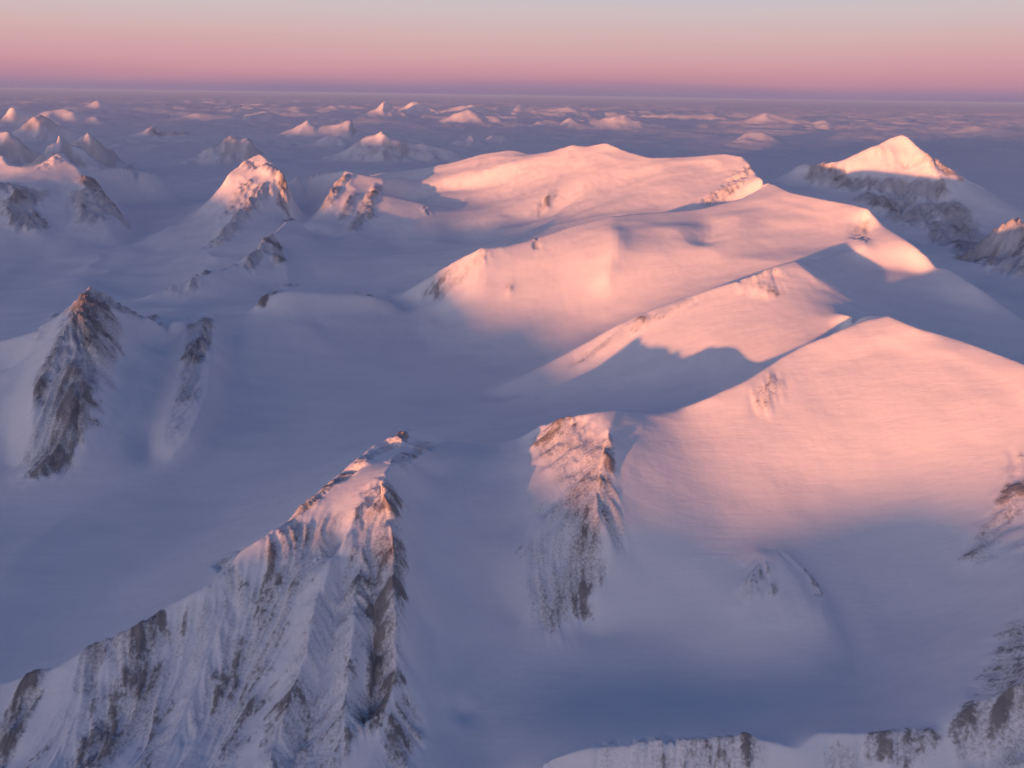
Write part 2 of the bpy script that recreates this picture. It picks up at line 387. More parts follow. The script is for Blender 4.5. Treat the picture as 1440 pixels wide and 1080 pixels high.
for i, (rg, hw, sh, cr_) in enumerate(FARP):
    wd = hw / F * rg * 2.1
    P3 = [by_range((a_, b_, -rg)) for a_, b_ in cr_]; wd = max(wd, 2.6 * (max(p[2] for p in P3) - 6)); W3 = [at(*p) + (p[2],) for p in P3]
    i0_, i1_ = np.searchsorted(rows, [math.log(rg - wd * 1.6), math.log(rg + wd * 2.2)])
    aa_ = [math.atan2(w[0], w[1]) for w in W3]; pad = wd * 1.6 / rg
    j0_, j1_ = int(max(0, (min(aa_) - pad + UMAX) / DU)), int(min(NU, (max(aa_) + pad + UMAX) / DU))
    if j1_ <= j0_: farpk.append(None); continue
    xx, yy = X[i0_:i1_, j0_:j1_], Y[i0_:i1_, j0_:j1_]
    bestd = np.full(xx.shape, 1e9); zc = np.zeros(xx.shape)
    jx = wd * .16 * perlin(xx / wd * 2.2 + i, yy / wd * 2.2, 90 + i) + wd * .07 * perlin(xx / wd * 6 + i, yy / wd * 6, 190 + i)
    jy = wd * .16 * perlin(xx / wd * 2.2 - i, yy / wd * 2.2, 390 + i) + wd * .07 * perlin(xx / wd * 6 - i, yy / wd * 6, 490 + i)
    for (ax, ay, az_), (bx, by, bz_) in zip(W3[:-1], W3[1:]):
        t = np.clip(((xx + jx - ax) * (bx - ax) + (yy + jy - ay) * (by - ay)) / ((bx - ax) ** 2 + (by - ay) ** 2), 0, 1)
        d_ = np.hypot(xx + jx - ax - t * (bx - ax), yy + jy - ay - t * (by - ay)); k_ = d_ < bestd
        bestd[k_] = d_[k_]; zc[k_] = (az_ + (bz_ - az_) * t)[k_]
    rib = np.abs(perlin(xx / wd * 3.1 + 5 * i, yy / wd * 3.1, 590 + i))
    d_ = np.clip((bestd / wd) * (1 + .9 * sh * rib), 0, 1)
    d_ = np.sqrt(d_ ** 2 + (.25 * (1 - sh)) ** 2) - .25 * (1 - sh)
    zb_ = Z[i0_:i1_, j0_:j1_]; hh = zb_ + np.maximum(zc - zb_, 0) * (.55 * (1 - np.clip(d_, 0, 1)) ** 3.2 + .45 * (1 - np.clip(d_ * 2.2, 0, 1)) ** 1.3)
    Z[i0_:i1_, j0_:j1_] = np.maximum(Z[i0_:i1_, j0_:j1_], hh)
    farpk.append((i0_, i1_, j0_, j1_, bestd / wd, hh))
print('far', time.time() - T0)

# ------------------------------------------------------------------ projecting a line of sight onto the ground made so far
rs = np.exp(rows)
def zat(x, y):
    r = np.hypot(x, y); gi = np.interp(np.log(r), rows, np.arange(NR)); gj = (np.arctan2(x, y) + UMAX) / DU
    return sample(Z0, gj, gi)
Z0 = Z.copy()
def hit(px, py):
    d = ray(px, py)
    if d[2] > -1e-3: return None
    t = np.exp(np.linspace(math.log(16), math.log(3000), 2600))
    x = d[0] * t; y = d[1] * t; z = CAMZ + d[2] * t
    g = zat(x, y)
    k = np.nonzero(z <= g)[0]
    if len(k) == 0: return None
    k = k[0]
    return x[k], y[k]
def segdist(pts, rad):
    """world distance to a polyline, computed only nearby"""
    D = np.full(X.shape, 1e6)
    P = [p for p in pts if p is not None]
    if len(P) == 1: P = P * 2
    for (ax, ay), (bx, by) in zip(P[:-1], P[1:]):
        if math.hypot(bx - ax, by - ay) > 60: continue
        # row / column window
        pad = rad * 3
        cx, cy = (ax + bx) / 2, (ay + by) / 2; hl = math.hypot(bx - ax, by - ay) / 2 + pad
        rc = math.hypot(cx, cy)
        i0, i1 = np.searchsorted(rs, [max(15.3, rc - hl), rc + hl])
        da = math.asin(min(1, hl / rc)); ac = math.atan2(cx, cy)
        j0, j1 = int(max(0, (ac - da + UMAX) / DU)), int(min(NU, (ac + da + UMAX) / DU + 1))
        if i1 <= i0 or j1 <= j0: continue
        xs = X[i0:i1, j0:j1]; ys = Y[i0:i1, j0:j1]
        L2 = (bx - ax) ** 2 + (by - ay) ** 2 + 1e-9
        t = np.clip(((xs - ax) * (bx - ax) + (ys - ay) * (by - ay)) / L2, 0, 1)
        d = np.hypot(xs - ax - t * (bx - ax), ys - ay - t * (by - ay))
        D[i0:i1, j0:j1] = np.minimum(D[i0:i1, j0:j1], d)
    return D
# ------------------------------------------------------------------ bare-rock zones: strokes (strength, radius in units, [(px,py)...])
ROCK = [
 # foreground mountain
 (.75, 1.7, [(540,690),(520,760),(500,840)]), (.85, 1.1, [(548,760),(545,830),(540,900),(535,970),(520,1010)]), (.5, 1.5, [(470,740),(430,800)]),
 (.55, 2.2, [(420,760),(390,840),(350,920),(300,1000)]), (.5, 2.0, [(460,860),(430,950),(400,1060)]), (.6, 1.8, [(200,900),(190,960),(170,1020),(120,1075)]),
 (.75, .8, [(215,870),(195,910),(180,960)]), (.75, .7, [(130,920),(115,960)]), (.8, .9, [(45,955),(25,1010),(5,1060)]), (.45, 2.6, [(330,850),(270,930),(230,1040)]),
 (.65, .7, [(565,612),(500,655),(440,700),(410,725)]), (.6, .6, [(335,775),(310,790),(330,820),(318,845)]), (.5, 2.2, [(330,1000),(300,1080)]),
 (.5, .8, [(600,625),(560,650)]), (.6, 1.0, [(575,1010),(560,1070)]), (.4, 2, [(120,1000),(60,1075)]), (.45, 1.6, [(480,900),(470,1000),(450,1080)]),
 # spur
 (.62, 2.0, [(800,600),(830,640),(820,700),(815,760),(800,820)]), (.55, 1.8, [(770,615),(800,660)]), (.6, 1.1, [(845,620),(850,700),(865,750)]), (.55, 2.0, [(790,720),(770,800),(775,850)]),
 # nunatak and near rocks
 (.36, .6, [(1075,800),(1050,835),(1085,830)]), (.35, .4, [(1100,780),(1140,810),(1150,835)]),
 (.5, 1.0, [(860,1060),(910,1052),(1000,1055),(1060,1050)]), (.48, .9, [(1180,1070),(1230,1055),(1300,1040)]), (.55, 1.2, [(1440,960),(1400,1000),(1370,1050)]), (.55, 1.4, [(1420,1000),(1440,1060)]),
 (.5, 1.1, [(1425,690),(1400,740),(1375,780)]), (.5, 1.3, [(1440,880),(1420,930),(1400,970)]), (.35, 1.4, [(1440,650),(1440,760)]),
 # rock bands on lit slopes
 (.42, 1.2, [(1090,540),(1070,570)]), (.42, 1.5, [(1090,385),(1040,400),(1085,410)]), (.42, 1.6, [(900,455),(860,480),(820,505)]), (.35, 1.5, [(970,425),(930,445)]),
 (.55, 1.6, [(672,365),(650,390),(620,415)]), (.45, 2.2, [(640,380),(605,410)]), (.5, .6, [(716,400),(717,412)]), (.5, .7, [(750,336),(753,348)]), (.45, 1.5, [(780,275),(755,300)]),
 (.5, 1.6, [(1215,315),(1210,335)]), (.5, 2.6, [(1055,235),(1030,262),(1000,285)]), (.45, 2, [(1065,240),(1050,270)]),
 # sharp pyramid
 (.8, 4, [(1150,245),(1200,262),(1260,265),(1310,270)]), (.8, 5, [(1230,285),(1300,300),(1340,300)]), (.4, 3, [(1240,215),(1260,225),(1290,230)]), (.75, 2.6, [(1310,225),(1345,248),(1380,262)]),
 (.8, 5, [(1340,310),(1400,330),(1440,350)]), (.5, 3, [(1350,350),(1400,370)]), (.78, 5, [(1262,285),(1275,310)]), (.78, 5, [(1325,320),(1350,345)]), (.78, 6, [(1390,345),(1435,372)]),
 # small peaks
 (.7, 2.2, [(350,232),(375,235),(392,245)]), (.9, 1.6, [(397,250),(399,290)]), (.62, 2.6, [(370,265),(350,290),(330,320),(305,345)]), (.5, 3, [(345,260),(320,300)]),
 (.75, 2.2, [(485,250),(470,270),(458,290)]), (.7, 2.0, [(530,270),(510,300),(495,325)]), (.6, 1.6, [(500,275),(480,310)]), (.9, 1.0, [(535,262),(523,278),(520,310)]), (.5, 1.2, [(598,292),(603,300)]),
 (.9, .8, [(412,308),(400,312)]), (.7, 1.4, [(385,335),(370,350),(350,375)]), (.8, 1.3, [(388,340),(392,370)]), (.75, 1.0, [(290,385),(272,405)]), (.5, 1.4, [(240,405),(260,412)]), (.5, 1, [(330,372),(310,380)]),
 (.95, 1.8, [(130,415),(115,440),(100,470)]), (1., 3.0, [(128,425),(122,470),(112,520)]), (.85, 1.0, [(160,420),(190,438),(215,447)]), (.95, 1.0, [(90,470),(62,520),(55,570)]), (.75, 3.0, [(110,540),(90,590),(70,640)]), (.4, 1.6, [(85,440),(60,470)]),
 (.9, 1.0, [(292,450),(288,480),(275,510)]), (.55, 1.4, [(275,460),(270,500),(265,560)]), (.4, 1.6, [(260,560),(240,610)]), (.7, 1.0, [(385,410),(370,430)]), (.7, .9, [(400,403),(415,402)]), (.5, .8, [(500,412),(520,416)]),
 (.85, 4, [(130,260),(150,285),(160,300)]), (.8, 3, [(150,242),(182,235),(200,240)]), (.7, 4, [(120,275),(130,310)]), (.85, 4, [(10,265),(50,275),(20,290),(45,320)]), (.4, 3, [(85,220),(60,235)]),
 (.6, 4, [(300,207),(330,196)]), (.8, 8, [(48,170),(70,172)]), (.7, 6, [(215,188),(260,188)]), (.4, 4, [(85,192)]),
]
rock = np.zeros(X.shape); rid = np.zeros(X.shape, np.int32)
warp = perlin(X / 1.7, Y / 1.7, 21) + .5 * perlin(X / .8, Y / .8, 22)
for nrock, (s, rad, pts) in enumerate(ROCK):
    D = segdist([hit(*p) for p in pts], rad)
    m = D < rad * 3
    if m.any():
        dd = D[m] + warp[m] * rad * .55
        val = s * (1 - sstep(.35, 1.55, dd / rad)); old = rock[m]; ri = rid[m]
        ri[(val > old) & (val > .3 * s)] = nrock + 1; rid[m] = ri
        rock[m] = np.maximum(old, val)
print('rock', time.time() - T0)

# ------------------------------------------------------------------ downslope streaks by carrying noise along the fall line
dZr = np.gradient(Z, axis=0) / np.gradient(R, axis=0)
dZa = np.gradient(Z, axis=1) / CELL
def blurg(a, n):
    for i in range(n): a = avg4(a)
    return a
fr, fa = blurg(dZr, 6), blurg(dZa, 6)
sl = np.hypot(fr, fa) + 1e-4
SLOPE = sl.copy()
fr, fa = -fr / sl, -fa / sl
DR = np.gradient(rows)[:, None] * R                      # row spacing in units
def carry(N, step, n):
    acc = N.copy(); wsum = 1.0
    for sg in (1, -1):
        gi = np.arange(NR)[:, None] * np.ones((1, NU)); gj = np.arange(NU)[None] * np.ones((NR, 1))
        for k in range(1, n + 1):
            ii = np.clip(gi, 0, NR - 1).astype(np.int32); jj = np.clip(gj, 0, NU - 1).astype(np.int32)
            gi = gi + sg * fr[ii, jj] * step[ii, jj] / DR[ii, jj]; gj = gj + sg * fa[ii, jj] * step[ii, jj] / CELL[ii, jj]
            w = 1 - k / (n + 1.)
            acc += w * sample(N, gj, gi); wsum += w
    return acc / math.sqrt(wsum)
def nz(lams, seed):
    s = 0
    for i, (l, a) in enumerate(lams):
        s = s + a * perlin(X / l, Y / l, seed + i) * sstep(.9, 2.3, l / CELL)
    return s
lod = np.clip(R / 55, .8, 8)
S1 = carry(nz([(.15, .8), (.3, 1), (.65, 1), (1.5, .7), (5, .6)], 100), .14 * lod, 9)
S2 = carry(nz([(.8, .8), (1.8, 1), (4, 1), (10, .8)], 120), .5 * lod, 13)
F0 = nz([(.4, .6), (.9, .8), (2, 1), (4.5, 1), (10, .7)], 140)
print('streaks', time.time() - T0, S1.std(), S2.std(), F0.std())
F1 = nz([(.2, 1), (.4, 1), (.9, .8), (3, .6), (9, .5)], 160); F1 /= F1.std(); S1 /= S1.std(); S2 /= S2.std(); F0 /= F0.std()
steep = sstep(.28, .75, SLOPE)
rk = blurg(rock, 3)
amp = np.clip(R / 60, .7, 4)
gul = (1 - np.abs(np.clip(S2, -2, 2)) )                      # ribs between gullies
Z += rk ** 1.4 * 1.2 * amp * (.17 * S1 + .42 * gul + .08 * F0)
Z += (1 - rk) * amp * .006 * F0 * sstep(.02, .3, SLOPE)         # barely uneven snow
Z += .25 * sstep(150, 400, R) * F0 * steep
# coverage of bare rock
cov = sstep(.08, .6, rock) * (.18 + .40 * rock) * np.clip(1.0 + .16 * S1 + .07 * S2, .5, 1.6) + sstep(.1, .4, rock) * .43 * sstep(.8, 2.6, .8 * S1 + .7 * F1 + .25 * S2 + (rock - .5) * 1.8)
farrock = sstep(250, 400, R) * sstep(.35, .8, SLOPE + .12 * F0 + .1 * S1) * .5
cov = np.maximum(cov, farrock)

# ------------------------------------------------------------------ materials
def nodes(m):
    m.use_nodes = True; nt = m.node_tree; nt.nodes.clear(); return nt
mat = bpy.data.materials.new('snow_and_rock'); nt = nodes(mat)
N = nt.nodes.new; L = nt.links.new
out = N('ShaderNodeOutputMaterial'); bs = N('ShaderNodeBsdfPrincipled'); L(bs.outputs[0], out.inputs[0])
bs.inputs['Roughness'].default_value = .75
bs.inputs['Specular IOR Level'].default_value = .15
at_ = N('ShaderNodeAttribute'); at_.attribute_name = 'bare_rock'
geo = N('ShaderNodeNewGeometry')
nf = N('ShaderNodeTexNoise'); nf.inputs['Scale'].default_value = 5.5; nf.inputs['Detail'].default_value = 6; nf.inputs['Roughness'].default_value = .7
L(geo.outputs['Position'], nf.inputs['Vector'])
mx = N('ShaderNodeMath'); mx.operation = 'MULTIPLY_ADD'; mx.inputs[1].default_value = 1.5; mx.inputs[2].default_value = -.75
L(nf.outputs['Fac'], mx.inputs[0])
ad = N('ShaderNodeMath'); ad.operation = 'ADD'; L(at_.outputs['Fac'], ad.inputs[0])
gate = N('ShaderNodeMapRange'); gate.inputs['From Min'].default_value = .02; gate.inputs['From Max'].default_value = .25
L(at_.outputs['Fac'], gate.inputs['Value'])
gm = N('ShaderNodeMath'); gm.operation = 'MULTIPLY'; L(mx.outputs[0], gm.inputs[0]); L(gate.outputs[0], gm.inputs[1]); L(gm.outputs[0], ad.inputs[1])
rr = N('ShaderNodeMapRange'); rr.interpolation_type = 'SMOOTHSTEP'; rr.inputs['From Min'].default_value = .08; rr.inputs['From Max'].default_value = .95
L(ad.outputs[0], rr.inputs['Value'])
n2 = N('ShaderNodeTexNoise'); n2.inputs['Scale'].default_value = 1.1; n2.inputs['Detail'].default_value = 5; L(geo.outputs['Position'], n2.inputs['Vector'])
rc = N('ShaderNodeMix'); rc.data_type = 'RGBA'; rc.inputs['A'].default_value = (.13, .122, .13, 1); rc.inputs['B'].default_value = (.36, .34, .335, 1); L(n2.outputs['Fac'], rc.inputs['Factor'])
n3 = N('ShaderNodeTexNoise'); n3.inputs['Scale'].default_value = .25; n3.inputs['Detail'].default_value = 7; n3.inputs['Roughness'].default_value = .62; L(geo.outputs['Position'], n3.inputs['Vector'])
sc_ = N('ShaderNodeMix'); sc_.data_type = 'RGBA'; sc_.inputs['A'].default_value = (.66, .69, .75, 1); sc_.inputs['B'].default_value = (.90, .90, .91, 1); L(n3.outputs['Fac'], sc_.inputs['Factor'])
cm = N('ShaderNodeMix'); cm.data_type = 'RGBA'; L(rr.outputs[0], cm.inputs['Factor']); L(sc_.outputs['Result'], cm.inputs['A']); L(rc.outputs['Result'], cm.inputs['B'])
L(cm.outputs['Result'], bs.inputs['Base Color'])
bp = N('ShaderNodeBump'); bp.inputs['Distance'].default_value = .12
bstr = N('ShaderNodeMapRange'); bstr.inputs['To Min'].default_value = .10; bstr.inputs['To Max'].default_value = .9; L(at_.outputs['Fac'], bstr.inputs['Value']); L(bstr.outputs[0], bp.inputs['Strength'])
L(nf.outputs['Fac'], bp.inputs['Height'])
mp_ = N('ShaderNodeMapping'); mp_.inputs['Rotation'].default_value = (0, 0, math.radians(25)); mp_.inputs['Scale'].default_value = (.35, 1.5, 1.0); L(geo.outputs['Position'], mp_.inputs['Vector'])
n5 = N('ShaderNodeTexNoise'); n5.inputs['Scale'].default_value = 1.0; n5.inputs['Detail'].default_value = 6; n5.inputs['Roughness'].default_value = .6; n5.inputs['Distortion'].default_value = .4; L(mp_.outputs[0], n5.inputs['Vector'])
b2 = N('ShaderNodeBump'); b2.inputs['Distance'].default_value = .12; b2.inputs['Strength'].default_value = .3; L(n5.outputs['Fac'], b2.inputs['Height']); L(bp.outputs[0], b2.inputs['Normal']); L(b2.outputs[0], bs.inputs['Normal'])
mp3 = N('ShaderNodeMapping'); mp3.inputs['Rotation'].default_value = (0, 0, math.radians(25)); mp3.inputs['Scale'].default_value = (.4, 1.2, 1.0); L(geo.outputs['Position'], mp3.inputs['Vector']); L(mp3.outputs[0], n3.inputs['Vector'])

# ------------------------------------------------------------------ who owns which part of the ground
own = np.zeros((NR, NU), np.int32)                       # 0 = open snowfield
best = np.full((NR, NU), 1e9)
# weighted distance to each crest line, measured in grid cells on the fine grid
REACH = {'main':.30,'spur':.12,'rock':.22,'nunatak':.055,'near':.16,'right':.10,'mid':.12,'long':.2,'high':.22,'pyramid':.2,'bright':.08,'warm':.11,'cone':.12,'broken':.07,'dark':.18,'strip':.13,'pair':.13}
LR = rows[:, None]; 
for m, s, p in RIDGES:
    idx = ORDER.index(m) + 1; reach = REACH[m]
    for a, b in zip(p[:-1], p[1:]):
        ax, ay = at(*a); bx, by = at(*b)
        ua, va = math.atan2(ax, ay), math.log(math.hypot(ax, ay)); ub, vb = math.atan2(bx, by), math.log(math.hypot(bx, by))
        i0, i1 = np.searchsorted(rows, [min(va, vb) - reach, max(va, vb) + reach])
        j0 = int(max(0, (min(ua, ub) - reach + UMAX) / DU)); j1 = int(min(NU, (max(ua, ub) + reach + UMAX) / DU + 1))
        if i1 <= i0 or j1 <= j0: continue
        uu = us[None, j0:j1]; vv = LR[i0:i1]
        L2 = (ub - ua) ** 2 + (vb - va) ** 2 + 1e-12
        t = np.clip(((uu - ua) * (ub - ua) + (vv - va) * (vb - va)) / L2, 0, 1)
        d = np.hypot(uu - ua - t * (ub - ua), vv - va - t * (vb - va)) / reach
        sub = best[i0:i1, j0:j1]; k = (d < 1) & (d < sub)
        sub[k] = d[k]; own[i0:i1, j0:j1][k] = idx
low = (SLOPE < .10) & (R > 0)
own[blurg(low.astype(float), 8) > .6] = 0
NFAR0 = len(ORDER) + 1
FARL = ['lit double topped snow crest far out above the orange tipped peak', 'short pink slanting crest just below the double topped far crest', 'sharp pink tipped far peak with long low arms, nearest of the central far group',
 'tiny round pink knob far out left of the high ridge', 'short flat pink cap beside the tiny round knob', 'low dome with a glowing pink cap standing in the haze above the high ridge', 'wide pale dome with a thin pink cap between the high ridge and the tall pyramid',
 'faint grey hazy peak between the thin capped dome and the tall pyramid', 'tiny pale snow bump between the two pink capped domes', 'pointed pink tipped peak reaching highest into the haze', 'broad pale peak just beside the highest hazy peak',
 'dark bare rocky peak on the hazy plain beyond the pale tipped pair', 'small pink lit snow pyramid alone on the plain beyond the pale tipped pair', 'tiny pale cap beside the small pink snow pyramid', 'pale slanting snow hill with a dark rocky right half',
 'small speckled rocky hill alone on the plain beyond the orange tipped peak', 'hazy blue peak group behind the small round pink knob', 'hazy blue hill row just left of the glowing dome']
farkeys = []
for i, fp in enumerate(farpk[:len(FARL)]):
    if fp is None: continue
    i0_, i1_, j0_, j1_, dd_, hh = fp
    sub = own[i0_:i1_, j0_:j1_]
    k = (dd_ < .8) & (sub == 0)
    if k.sum() > 12: sub[k] = NFAR0 + i

# ------------------------------------------------------------------ meshes
# vertex normals from the whole surface so that neighbouring pieces shade as one
P = np.stack([X, Y, Z], -1)
gr = np.gradient(P, axis=0); gc = np.gradient(P, axis=1)
NRM = np.cross(gc, gr); NRM /= np.linalg.norm(NRM, axis=-1, keepdims=True)
Pf = P.reshape(-1, 3).astype(np.float32); Nf = NRM.reshape(-1, 3).astype(np.float32); Cf = cov.reshape(-1).astype(np.float32)
ii, jj = np.meshgrid(np.arange(NR - 1), np.arange(NU - 1), indexing='ij')
q = np.stack([ii * NU + jj, ii * NU + jj + 1, (ii + 1) * NU + jj + 1, (ii + 1) * NU + jj], -1).reshape(-1, 4)
fo = own[:-1, :-1].reshape(-1)
COL = bpy.context.scene.collection
def build(name, faces, loc=None):
    u, inv = np.unique(faces, return_inverse=True)
    me = bpy.data.meshes.new(name)
    n = len(u); nfc = len(faces)
    co = Pf[u].copy()
    if loc is None: loc = (0, 0, 0)
    co -= np.array(loc, np.float32)
    me.vertices.add(n); me.vertices.foreach_set('co', co.ravel())
    me.loops.add(nfc * 4); me.loops.foreach_set('vertex_index', inv.astype(np.int32).ravel())
    me.polygons.add(nfc); me.polygons.foreach_set('loop_start', np.arange(0, nfc * 4, 4, dtype=np.int32))
    me.update(calc_edges=True)
    me.polygons.foreach_set('use_smooth', np.ones(nfc, bool))
    a = me.attributes.new('bare_rock', 'FLOAT', 'POINT'); a.data.foreach_set('value', Cf[u])
    me.normals_split_custom_set_from_vertices(Nf[u])
    me.materials.append(mat)
    o = bpy.data.objects.new(name, me); o.location = loc; COL.objects.link(o); return o
INFO = {
 'main': ('snow_mountain', 'broad pink lit snow slope with a long smooth crest filling the right foreground'),
 'spur': ('rock_spur', 'rough rocky spur dropping from the pink foreground crest between two snow bowls'),
 'rock': ('rocky_mountain', 'large rock streaked mountain with knife edge ridges, nearest on the left'),
 'nunatak': ('rock_outcrop', 'small snow covered outcrop poking out low on the broad pink slope'),
 'near': ('rock_ridge', 'low shaded rock wall with a snow lip below the broad pink slope'),
 'right': ('rock_spur', 'pinkish brown rock spur running down beside the broad pink slope'),
 'mid': ('snow_ridge', 'pink pointed ridge with faint rock bands just behind the broad foreground crest'),
 'long': ('snow_ridge', 'long smooth pink snow ridge crossing the middle behind the pointed ridge'),
 'high': ('snow_mountain', 'brightest high snow massif with several rounded summits behind the long smooth ridge'),
 'pyramid': ('pyramid_mountain', 'tall pyramid mountain with a lit tip and shaded fluted rock face at upper right'),
 'bright': ('snow_ridge', 'small glowing orange snow ledge at the right edge beside the tall pyramid'),
 'warm': ('rocky_peak', 'steep peak with an orange lit rocky top standing alone left of centre'),
 'cone': ('rocky_peak', 'flat shouldered pink topped peak with a rocky face right of the orange tipped peak'),
 'broken': ('rocky_ridge', 'low broken rocky ridge in shade running left below the orange tipped peak'),
 'dark': ('pyramid_mountain', 'dark shaded pyramid peak with sloping snow shoulders at the left'),
 'strip': ('rocky_ridge', 'shaded crest with a narrow rocky strip running down beside the dark pyramid peak'),
 'pair': ('rocky_peak', 'pale tipped peak with dark shaded rock buttresses at the far left edge'),
 'hummock': ('rocky_hill', 'small speckled rocky hill alone on the far snow plain left of centre'),
}
rf_ = rid[:-1, :-1].reshape(-1)
for k in np.unique(fo):
    sel = fo == k
    if k == 0:
        o = build('snowfield', q[sel]); o['kind'] = 'structure'; continue
    pts = Pf[q[sel][:, 0]]; c = pts.mean(0); loc = (float(c[0]), float(c[1]), float(pts[:, 2].min()))
    if k >= NFAR0:
        o = build('distant_peak', q[sel], loc); o['group'] = 'small peaks far out on the plain'
        o['label'] = FARL[k - NFAR0]; o['category'] = 'mountain'; continue
    nm, lb = INFO[ORDER[k - 1]]
    ids, cnt = np.unique(rf_[sel], return_counts=True)
    ids = [i for i, n in zip(ids, cnt) if i > 0 and n > 60]
    if not ids:
        o = build(nm, q[sel], loc)
    else:
        o = bpy.data.objects.new(nm, None); COL.objects.link(o); o.location = loc; o.empty_display_size = 2
        ch = build('snow_slope', q[sel & ~np.isin(rf_, ids)], loc); ch.location = (0, 0, 0); ch.parent = o
        for i in ids:
            ch = build('rock_face', q[sel & (rf_ == i)], loc); ch.location = (0, 0, 0); ch.parent = o
    o['label'] = lb; o['category'] = 'mountain'
print('meshes', time.time() - T0)

# ------------------------------------------------------------------ country round about, with an unseen range added behind to shade the valleys
ld = np.array([math.sin(SUN_AZ), math.cos(SUN_AZ)])          # way the light travels
pr = np.array([ld[1], -ld[0]])                               # to the right of it
na, nr = 420, 240
aa = np.linspace(UMAX, 2 * math.pi - UMAX, na); rl = np.exp(np.linspace(math.log(15.2), math.log(7000), nr))
RR, AA = np.meshgrid(rl, aa, indexing='ij'); XX = RR * np.sin(AA); YY = RR * np.cos(AA)
s_ = XX * ld[0] + YY * ld[1]; p_ = XX * pr[0] + YY * pr[1]
PROF = [(-2400, 39.5), (-1400, 39.5), (-900, 38.5), (-560, 27.5), (-450, 27), (-380, 26.5), (-313, 24.3), (-238, 21.5), (-206, 18.6), (-165, 17), (-130, 16), (-112, 18), (-98, 19), (-88, 16.5), (-76, 13.5), (-62, 12.5), (-52, 13), (-42, 15.6), (-34, 16.3), (-27, 16.4), (-18, 14), (-7, 16.2), (8, 17.5), (40, 17), (140, 15), (400, 12)]  # crest heights of the added range, set by how high its shadow should reach
px_, pz_ = zip(*PROF)
S0 = -170.0
crest = np.interp(p_, px_, pz_) + .8 * perlin(p_ / 14, p_ * 0, 301) + .4 * perlin(p_ / 5, p_ * 0, 302)
d = np.abs(s_ - (S0 - .5 * np.clip(-p_ - 300, 0, 3000)))
prof = np.exp(-(d / 42)) 
ZZ = 2 + (crest - 2) * prof + .6 * perlin(XX / 9, YY / 9, 303) * prof + .3
e = np.clip((AA - UMAX) / .25, 0, 1) * np.clip((2 * math.pi - UMAX - AA) / .25, 0, 1)
rim = np.interp(np.log(RR), rows, Z[:, -1]); rim2 = np.interp(np.log(RR), rows, Z[:, 0])
wR = 1 - sstep(0, .12, AA - UMAX); wL = 1 - sstep(0, .12, 2 * math.pi - UMAX - AA)
ZZ = ZZ * (1 - wR) * (1 - wL) + rim * wR + rim2 * wL
ZZ[:, 0] -= .002
P2 = np.stack([XX, YY, ZZ], -1).reshape(-1, 3)
i2, j2 = np.meshgrid(np.arange(nr - 1), np.arange(na - 1), indexing='ij')
q2 = np.stack([i2 * na + j2, i2 * na + j2 + 1, (i2 + 1) * na + j2 + 1, (i2 + 1) * na + j2], -1).reshape(-1, 4)
# close the hole under the camera
me = bpy.data.meshes.new('shadow_hills')
vs = [tuple(map(float, v)) for v in P2]; fs = [tuple(map(int, f)) for f in q2]
me.from_pydata(vs, [], fs); me.polygons.foreach_set('use_smooth', np.ones(len(fs), bool)); me.materials.append(mat)
o = bpy.data.objects.new('shadow_hills', me); COL.objects.link(o); o['kind'] = 'structure'
ring = [tuple(map(float, P[0, j])) for j in range(0, NU, 8)] + [tuple(map(float, P2[j])) for j in range(1, na - 1, 3)]
me = bpy.data.meshes.new('ground'); me.from_pydata(ring + [(0, 0, 3)], [], [(i, (i + 1) % len(ring), len(ring)) for i in range(len(ring))]); me.materials.append(mat)
o = bpy.data.objects.new('ground', me); COL.objects.link(o); o['kind'] = 'structure'

# ------------------------------------------------------------------ haze
HAZE = True
if HAZE:
    x0, x1, y0, y1, z0, z1 = -7300, 7300, -7300, 7300, -4.0, 41.2
    z0 = min(float(Z.min()), float(ZZ.min()), 0) - 1.0
    v = [(x, y, z) for z in (z0, z1) for x, y in ((x0, y0), (x1, y0), (x1, y1), (x0, y1))]
    f = [(3, 2, 1, 0), (4, 5, 6, 7), (0, 1, 5, 4), (1, 2, 6, 5), (2, 3, 7, 6), (3, 0, 4, 7)]
    me = bpy.data.meshes.new('haze'); me.from_pydata(v, [], f)
    hm = bpy.data.materials.new('haze'); nt = nodes(hm); N = nt.nodes.new
    out = N('ShaderNodeOutputMaterial'); pv = N('ShaderNodeVolumePrincipled'); nt.links.new(pv.outputs[0], out.inputs['Volume'])
    pv.inputs['Color'].default_value = (.145, .275, .70, 1); pv.inputs['Density'].default_value = .00085; pv.inputs['Anisotropy'].default_value = 0.0
    me.materials.append(hm); o = bpy.data.objects.new('haze', me); COL.objects.link(o); o['kind'] = 'stuff'; o['label'] = 'thin mauve evening haze lying over the far snow country'

# ------------------------------------------------------------------ sky
wd = bpy.data.worlds.new('World'); bpy.context.scene.world = wd; wd.use_nodes = True
nt = wd.node_tree; nt.nodes.clear(); N = nt.nodes.new; L = nt.links.new
wo = N('ShaderNodeOutputWorld'); bg = N('ShaderNodeBackground'); L(bg.outputs[0], wo.inputs[0])
tc = N('ShaderNodeTexCoord'); sp = N('ShaderNodeSeparateXYZ'); L(tc.outputs['Generated'], sp.inputs[0])
def srgb(r, g, b):
    f = lambda c: ((c / 255 + .055) / 1.055) ** 2.4 if c > 10 else c / 255 / 12.92
    return (f(r), f(g), f(b), 1)
mr = N('ShaderNodeMapRange'); mr.inputs['From Min'].default_value = -.03; mr.inputs['From Max'].default_value = .97; mpw = N('ShaderNodeMapping'); mpw.inputs['Scale'].default_value = (2.2, 2.2, 34); L(tc.outputs['Generated'], mpw.inputs['Vector'])
nw = N('ShaderNodeTexNoise'); nw.inputs['Scale'].default_value = 1.0; nw.inputs['Detail'].default_value = 5; L(mpw.outputs[0], nw.inputs['Vector'])
